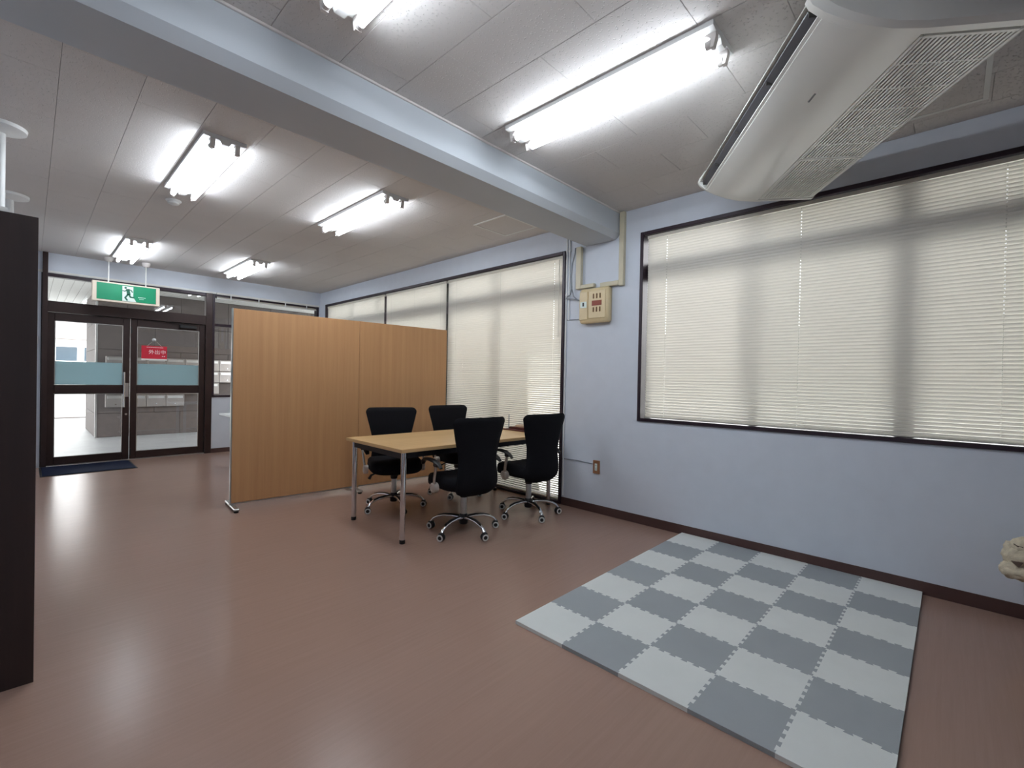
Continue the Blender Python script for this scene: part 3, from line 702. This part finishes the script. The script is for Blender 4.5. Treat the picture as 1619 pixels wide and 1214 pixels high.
# ------------------------------------------------------------------ office chairs
def make_chair():
    t = thing('office_chair', 'x', 'chair', group='black office chairs round the table')
    MB().lathe([(0.03, 0.065), (0.036, 0.075), (0.036, 0.135), (0.028, 0.15)], 20).build('hub', 'black', t, 40)
    for k in range(5):
        a = 2 * PI * k / 5 + PI / 2 + PI
        ca, sa = math.cos(a), math.sin(a)
        path = [(0.028, 0.118), (0.10, 0.124), (0.17, 0.12), (0.225, 0.106), (0.262, 0.086), (0.283, 0.062)]
        lg = MB().tube([(r * ca, r * sa, z) for r, z in path], [0.020, 0.019, 0.0175, 0.0165, 0.0155, 0.0145], 12, flat=(1.0, 0.75)).build('leg', 'chrome', t, 60)
        MB().tube([(r * ca, r * sa, z + 0.010) for r, z in path[:4]], [0.013, 0.0125, 0.012, 0.010], 8, flat=(1.0, 0.6)).build('leg_cover', 'black', lg, 60)
        # caster, trailing at a varied angle
        ang = a + (0.7, -0.4, 1.2, 0.3, -0.9)[k]
        cx, cy = 0.285 * ca, 0.285 * sa
        ux, uy = math.cos(ang), math.sin(ang)            # axle direction
        c = bpy.data.objects.new('caster', None)
        m = MB()
        for s in (-1, 1):
            rs = []
            for h, r in ((0.004, 0.026), (0.006, 0.028), (0.02, 0.028), (0.024, 0.024)):
                rs.append([(s * h, 0.028 * 0 + r * math.cos(q * PI / 9), 0.0285 + r * math.sin(q * PI / 9)) for q in range(18)])
            m.rings(rs)
        m.box(-0.004, 0.004, -0.02, 0.02, 0.02, 0.058); m.box(-0.022, 0.022, -0.014, 0.018, 0.05, 0.064, .004)
        co = m.build('caster', 'black', t, 40, loc=(cx, cy, 0), rotz=ang)
        m = MB()
        for s in (-1, 1):
            rs = []
            for h, r in ((0.0235, 0.0265), (0.0270, 0.0245), (0.0270, 0.0165), (0.0235, 0.015)):
                rs.append([(s * h, r * math.cos(q * PI / 10), 0.0285 + r * math.sin(q * PI / 10)) for q in range(20)])
            m.rings(rs, caps=False)
        m.build('wheel_ring', 'ring', co, 60)
        bpy.data.objects.remove(c)
    MB().lathe([(0.026, 0.14), (0.026, 0.29), (0.024, 0.3)], 20).build('gas_column', 'steel', t, 40)
    MB().lathe([(0.03, 0.285), (0.034, 0.3), (0.034, 0.345)], 18).build('column_collar', 'black', t, 40)
    mch = MB().box(-0.08, 0.08, -0.11, 0.10, 0.335, 0.385, .012).build('mechanism', 'black', t)
    MB().tube([(0.05, 0.02, 0.355), (0.17, 0.03, 0.352), (0.215, 0.03, 0.335), (0.235, 0.03, 0.30)], [0.006, 0.006, 0.011, 0.015], 8).build('lever', 'black', mch, 60)
    MB().lathe([(0.02, 0.0), (0.024, 0.01), (0.024, 0.04), (0.018, 0.046)], 14, c=(0.0, 0.10, 0.355), axis='y').build('tension_knob', 'black', mch, 40)
    # seat cushion: superellipse rings
    rs = []
    for z, s in ((0.372, 0.80), (0.382, 0.93), (0.40, 0.99), (0.43, 1.0), (0.455, 0.985), (0.472, 0.93), (0.481, 0.80), (0.484, 0.5)):
        ring = []
        for q in range(40):
            a = 2 * PI * q / 40; c, sn = math.cos(a), math.sin(a)
            x = 0.245 * s * math.copysign(abs(c) ** 0.5, c); y = 0.235 * s * math.copysign(abs(sn) ** 0.5, sn)
            dz = -0.02 * max(0, (y - 0.1) / 0.13) ** 2 + 0.012 * (x / 0.245) ** 2 * (1 if z > 0.44 else 0)
            ring.append((x, y + 0.025, z + dz))
        rs.append(ring)
    MB().rings(rs).build('seat', 'fabric', t, 60)
    # tall waisted backrest
    def hw(z):
        ks = [(0.335, 0.12), (0.355, 0.175), (0.385, 0.197), (0.43, 0.203), (0.50, 0.193), (0.58, 0.183), (0.66, 0.188), (0.76, 0.212), (0.86, 0.238), (0.912, 0.25)]
        if z >= 0.912:
            r = 0.045; q = min(1.0, (z - 0.912) / r); return 0.25 - r + r * math.sqrt(max(0, 1 - q * q)) if q < 1 else 0.25 - r
        for (a, b), (c, d) in zip(ks[:-1], ks[1:]):
            if a <= z <= c: return b + (d - b) * (z - a) / (c - a)
        return ks[0][1]
    def yb(z):
        ks = [(0.33, -0.175), (0.40, -0.212), (0.50, -0.222), (0.60, -0.21), (0.75, -0.222), (0.96, -0.262)]
        for (a, b), (c, d) in zip(ks[:-1], ks[1:]):
            if a <= z <= c: return b + (d - b) * (z - a) / (c - a)
        return ks[-1][1]
    zs = [0.335, 0.345, 0.36, 0.385, 0.43, 0.48, 0.54, 0.60, 0.66, 0.72, 0.78, 0.84, 0.88, 0.912, 0.925, 0.936, 0.945, 0.951, 0.9555, 0.957]
    rs = []
    n = 9
    for i, z in enumerate(zs):
        w_ = hw(z); th = 0.024 * min(1.0, 0.35 + 0.65 * min((0.957 - z) / 0.03, (z - 0.335) / 0.03, 1.0) if z > .336 else 0.35)
        ring = []
        for q in range(n): 
            u = -1 + 2 * q / (n - 1); e = 1 - 0.75 * abs(u) ** 6
            ring.append((u * w_, yb(z) + 0.035 * (u * w_ / 0.22) ** 2 + th * e, z))
        for q in range(n):
            u = 1 - 2 * q / (n - 1); e = 1 - 0.75 * abs(u) ** 6
            ring.append((u * w_ * (0.985 if abs(u) == 1 else 1), yb(z) + 0.035 * (u * w_ / 0.22) ** 2 - th * e, z))
        rs.append(ring)
    MB().rings(rs).build('backrest', 'fabric', t, 50)
    # arms
    for s in (-1, 1):
        MB().tube([(s * 0.272, 0.02, 0.40), (s * 0.282, 0.0, 0.47), (s * 0.292, -0.035, 0.56), (s * 0.293, -0.045, 0.59)], 0.0115, 10, flat=(1.3, 0.9)).build('arm_strut', 'steel', t, 60)
        MB().lathe([(0.040, s * 0.246), (0.042, s * 0.26), (0.040, s * 0.284), (0.026, s * 0.291), (0.023, s * 0.287), (0.004, s * 0.287)], 22, c=(0, 0.025, 0.392), axis='x').build('pivot_disc', 'silver', t, 40)
        MB().tube([(s * 0.290, -0.11, 0.566), (s * 0.292, -0.075, 0.592), (s * 0.292, -0.02, 0.609), (s * 0.290, 0.06, 0.615), (s * 0.284, 0.13, 0.609), (s * 0.278, 0.18, 0.589), (s * 0.270, 0.20, 0.56)],
                  [0.012, 0.018, 0.022, 0.023, 0.022, 0.02, 0.013], 12, flat=(1.25, 0.6)).build('arm_pad', 'black', t, 60)
        MB().box(s * 0.278, s * 0.308, -0.065, -0.015, 0.568, 0.60, .006).build('arm_bracket', 'black', t)
    return t
ch = make_chair()
chairs = [((-1.275, 2.90), 84, 265, 'black office chair seen from behind, pulled up in front of the table'),
          ((-0.505, 2.87), 82, 247, 'black office chair seen from behind, nearest the breaker panel wall'),
          ((-1.315, 3.89), 247, 256, 'black office chair across the table, in front of the wooden partition'),
          ((-0.50, 3.93), 262, 290, 'black office chair across the table, back against the window blind')]
def turn_base(chair, d):
    """swivel the five-star base under the seat"""
    for c in [c for c in COL.objects if c.parent == chair]:
        nm = c.name.split('.')[0]
        if nm == 'leg': c.rotation_euler = (0, 0, d)
        elif nm == 'caster':
            x, y, _ = c.location; c.location = (x * math.cos(d) - y * math.sin(d), x * math.sin(d) + y * math.cos(d), 0)
            c.rotation_euler = (0, 0, math.radians(222 + random.uniform(-32, 32)) - chair.rotation_euler.z)
made = []
for i, ((x, y), a, ba, lb) in enumerate(chairs):
    rz = math.radians(a - 90)
    if i == 0: ch.location = (x, y, 0); ch.rotation_euler = (0, 0, rz); ch['label'] = lb; made.append(ch)
    else: made.append(copy_tree(ch, (x, y, 0), rz, lb))
for c, (_, a, ba, _) in zip(made, chairs): turn_base(c, math.radians(ba - (a - 90) - 270))

# ------------------------------------------------------------------ play mat of interlocking tiles
MX0, MX1, MY0, MY1, MT = -2.022, -0.008, 0.11, 1.603, 0.018
pm = thing('play_mat', 'grey and off-white checkered foam play mat below the wide window', 'play mat', (MX0, MY0, 0.0))
NX, NY = 7, 5; tx, tyy = (MX1 - MX0) / NX, (MY1 - MY0) / NY
def teeth(n=5, d=0.0125):
    """dovetail profile along 0..1; returns (t, offset)"""
    pts = [(0.0, 0.0)]
    m0, m1 = 0.055, 0.945; step = (m1 - m0) / (2 * n)
    sgn = 1
    for i in range(2 * n):
        a = m0 + i * step; b = a + step; fl = step * 0.14
        pts += [(a + fl * (0.5 if i else 0.5), 0.0) if i == 0 else (a, 0.0)]
        pts += [(a - fl * 0.6, sgn * d * 0.5), (b + fl * 0.6, sgn * d * 0.5)]
        sgn = -sgn
    pts += [(m1, 0.0), (1.0, 0.0)]
    out = []
    for p in pts:
        if not out or p != out[-1]: out.append(p)
    return out
TP = teeth()
def edge_pts(p, q, straight, flip):
    """points from p (included) to q (excluded); teeth offset along the left normal of the canonical direction"""
    if straight: return [p]
    seq = TP if not flip else [(1 - t, -o) for t, o in reversed(TP)]
    dx, dy = q[0] - p[0], q[1] - p[1]; l = math.hypot(dx, dy); nx, ny = -dy / l, dx / l
    return [(p[0] + dx * t + nx * o, p[1] + dy * t + ny * o) for t, o in seq[:-1]]
for i in range(NX):
    for j in range(NY):
        x0, x1, y0, y1 = i * tx, (i + 1) * tx, j * tyy, (j + 1) * tyy
        poly = edge_pts((x0, y0), (x1, y0), j == 0, False) + edge_pts((x1, y0), (x1, y1), i == NX - 1, False) + edge_pts((x1, y1), (x0, y1), j == NY - 1, True) + edge_pts((x0, y1), (x0, y0), i == 0, True)
        dz = random.uniform(-0.0006, 0.0006)
        MB().prism(poly, 0.0, MT + dz).build('foam_tile', 'eva_white' if (i + j) % 2 == 0 else 'eva_grey', pm)

# ------------------------------------------------------------------ cabinet on the left with things on it
bc = thing('bookcase', 'tall dark brown cabinet at the left edge of the picture', 'cabinet', (-4.16, 2.656, 0))
CW, CD, CH = 0.421, 1.2, 1.866
MB().box(0, CW, 0, 0.02, 0, CH, .001).build('side_panel', 'darkwood', bc); MB().box(0, CW, CD - .02, CD, 0, CH, .001).build('side_panel', 'darkwood', bc)
MB().box(0, 0.01, 0.02, CD - .02, 0.02, CH - .02).build('back_panel', 'darkwood', bc)
MB().box(0.0, CW, 0.02, CD - .02, CH - .02, CH).build('top_board', 'darkwood', bc); MB().box(0.0, CW - .01, 0.02, CD - .02, 0.0, 0.06).build('plinth', 'darkwood', bc)
for z in (0.42, 0.78, 1.14, 1.5): MB().box(0.01, CW - .02, 0.02, CD - .02, z, z + .018).build('shelf', 'darkwood', bc)
pf = thing('paper_stack', 'white papers lying on top of the dark cabinet', 'papers', (-3.96, 2.82, CH))
MB().box(-0.15, 0.145, -0.155, 0.06, 0, 0.012).build('sheet', 'paper', pf); MB().box(-0.19, 0.125, -0.145, 0.05, 0.012, 0.024).build('folder', 'paper', pf, rotz=0.08)
tp = thing('tension_pole', 'white tension pole with a round ceiling plate, nearer the cabinet', 'pole', (-3.905, 4.42, 0), group='white tension poles')
MB().lathe([(0.09, 0.0), (0.09, 0.008), (0.03, 0.03)], 24).build('foot_plate', 'white_plastic', tp, 40)
MB().tube([(0, 0, 0.02), (0, 0, 2.2)], 0.034, 18).build('lower_tube', 'white_plastic', tp, 40)
MB().tube([(0, 0, 2.2), (0, 0, ZC - .02)], 0.030, 18).build('upper_tube', 'white_plastic', tp, 40)
MB().lathe([(0.034, 2.16), (0.044, 2.165), (0.044, 2.215), (0.032, 2.225)], 18).build('clamp_ring', 'white_plastic', tp, 40)
MB().lathe([(0.03, ZC - .05), (0.06, ZC - .04), (0.125, ZC - .022), (0.128, ZC)], 28).build('ceiling_plate', 'white_plastic', tp, 40)
copy_tree(tp, (-3.895, 6.07, 0), 0, 'white tension pole with a round ceiling plate, farther from the cabinet')

# ------------------------------------------------------------------ white desk behind the partition, plush by the wall
dk = thing('white_desk', 'white desk mostly hidden behind the partition', 'desk', (-1.90, 6.9, 0))
MB().box(-0.06, 1.2, -0.3, 0.35, 0.705, 0.73, .003).build('desktop', 'white_plastic', dk)
for x in (0.1, 1.16):
    for y in (-0.26, 0.31): MB().box(x - .02, x + .02, y - .02, y + .02, 0, 0.705).build('leg', 'steel', dk)
st = thing('low_stool', 'low wooden stool against the wall under the plush toy', 'stool', (-0.2, -0.56, 0))
MB().box(-0.16, 0.16, -0.2, 0.2, 0.25, 0.275, .006).build('seat', 'oak', st)
for x in (-0.13, 0.13):
    for y in (-0.16, 0.16): MB().tube([(x, y, 0), (x * .92, y * .92, 0.25)], 0.015, 10).build('leg', 'oak_edge', st, 40)
pl = thing('plush_toy', 'fluffy cream plush toy at the right edge by the skirting', 'plush toy', (-0.2, -0.425, 0.296))
def fluff(name, blobs, mat, seed):
    bm = bmesh.new()
    for c, r in blobs:
        mtx = Matrix.Translation(c) @ Matrix.Diagonal((*r, 1)); bmesh.ops.create_icosphere(bm, subdivisions=4, radius=1.0, matrix=mtx)
    for v in bm.verts:
        p = v.co * 38 + Vector((seed, 0, 0)); n = mnoise.noise(p) * 0.012 + mnoise.noise(p * 2.7) * 0.008 + mnoise.noise(p * 5.5) * 0.004
        v.co += v.normal * n if v.normal.length else Vector()
    me = bpy.data.meshes.new(name); bm.to_mesh(me); bm.free()
    for p in me.polygons: p.use_smooth = True
    me.materials.append(mt[mat]); return put(name, me, pl)
fluff('body', [((0, -0.06, 0.12), (0.11, 0.12, 0.13))], 'plush', 1.0)
fluff('head', [((0.0, 0.115, 0.10), (0.09, 0.108, 0.092)), ((-0.03, 0.16, 0.025), (0.065, 0.075, 0.046)), ((-0.03, 0.135, 0.155), (0.05, 0.06, 0.045))], 'plush', 5.0)
MB().prism([(0.150, 0.085), (0.192, 0.078), (0.166, 0.055)], -0.092, -0.055, 'yz').build('nose', 'plush_dark', pl)
MB().prism([(0.145, 0.157), (0.185, 0.165), (0.16, 0.148)], -0.075, -0.05, 'yz').build('eye', 'plush_dark', pl)

# ------------------------------------------------------------------ outside
tag(MB().box(-60, 60, -40, 80, -0.35, -0.16).build('street_ground', 'asphalt'), 'pale ground outside the building', 'ground', kind='structure')
tag(MB().box(-8, 2.2, YD + 0.14, 17.6, -0.16, -0.02).build('porch_floor', 'concrete'), 'grey concrete porch floor outside the doors', 'porch floor', kind='structure')
pc = tag(MB().box(-8, 2.2, YD + 0.14, 17.0, 2.912, 3.1).build('porch_ceiling', 'slab'), 'pale boarded porch ceiling seen through the transom', 'ceiling', kind='structure')
pbm = MB().box(-0.065, 0.065, 0, 17.0 - YD - 0.15, 0, 0.012, .002).mesh('soffit_board', 'soffit')
for i in range(46): put('soffit_board', pbm, pc, (-4.35 + i * 0.135, YD + 0.145, 2.9))
pw = tag(MB().box(-2.845, 2.2, 12.12, 14.3, -0.02, 2.9).build('porch_wall', 'joint'), 'dark stone-tiled porch wall behind the mailboxes', 'wall', kind='structure')
zt = [-0.02, 0.45, 1.085, 1.72, 2.25, 2.895]; seen = {}
for r in range(5):
    x = -2.845 + (0.0 if r % 2 else -0.45); k = 0
    while x < 2.2:
        xa, xb = max(x, -2.845), min(x + 0.9, 2.2)
        if xb - xa > 0.02:
            MB().box(xa + .003, xb - .003, 12.1, 12.121, zt[r] + .003, zt[r + 1] - .003, .003).build('stone_tile', 'stone', pw)
        x += 0.9
    y = 12.12
    while y < 14.25:
        MB().box(-2.865, -2.844, y + .003, min(y + .9, 14.3) - .003, zt[r] + .003, zt[r + 1] - .003, .003).build('stone_tile', 'stone', pw); y += 0.9
tag(MB().box(-2.872, -2.84, 12.085, 12.1, -0.02, 2.9, .002).build('trim_5', 'steel'), 'pale corner strip on the stone porch wall', 'trim', kind='structure')
mbx = thing('mailbox_bank', 'bank of steel mailboxes on the stone porch wall', 'mailboxes', (-2.73, 12.098, 0.57))
cell = MB().box(0.004, 0.319, -0.10, 0.0, 0.004, 0.25, .004).mesh('mailbox', 'stain')
flap = MB().box(0.03, 0.293, -0.106, -0.1, 0.175, 0.225, .002).mesh('slot_flap', 'steel'); knob = MB().lathe([(0.01, -0.112), (0.012, -0.106), (0.012, -0.1)], 10, c=(0.16, 0, 0.06), axis='y').mesh('knob', 'chrome', 40)
for r in range(4):
    for c in range((4, 6, 7, 7)[r]):
        b = put('mailbox', cell, mbx, (c * 0.3235, 0, r * 0.255)); put('slot_flap', flap, b); put('knob', knob, b)
hsx = thing('distant_house', 'pale house with a grey roof seen beyond the porch', 'building', (-4.5, 30, -0.16))
MB().box(-7, 5, 0, 7, 0, 2.95).build('wall', 'house', hsx)
MB().prism([(-0.5, 2.95), (3.5, 4.6), (7.5, 2.95)], -7.5, 5.5, 'yz').build('roof', 'roof', hsx)
for i in range(6):
    x = -6.2 + i * 1.75
    wn = MB().box(x, x + 1.5, -0.04, 0.0, 1.95, 2.6).build('window', 'hglass', hsx); MB().box(x - .06, x + 1.56, -0.06, -0.03, 1.88, 1.95).build('sill', 'white_plastic', wn)
    MB().box(x + .72, x + .78, -0.06, -0.03, 1.95, 2.6).build('mullion', 'white_plastic', wn)
tag(MB().box(-14, 2.0, 22, 22.2, -0.16, 0.95).build('block_wall', 'hedge'), 'low pale block wall across the street', 'wall', kind='structure')

tag(MB().box(-14, 6, 18.1, 18.4, -0.16, -0.03, .02).build('street_kerb', 'stone'), 'dark kerb at the edge of the porch', 'kerb', kind='structure')

nb = tag(MB().box(9.0, 9.3, -9, 16, -0.16, 2.7).build('sky_gap_screen', 'hedge'), 'pale unseen wall added outside the windows to dim the sky between the slats', 'wall', kind='structure')  # added, unseen: blocks the bright low sky behind the open slat gaps
for i in range(9): MB().box(8.9, 9.0, -8.6 + i * 2.9, -8.4 + i * 2.9, -0.16, 2.6, .01).build('screen_rib', 'house', nb)  # ribs of the added sky screen
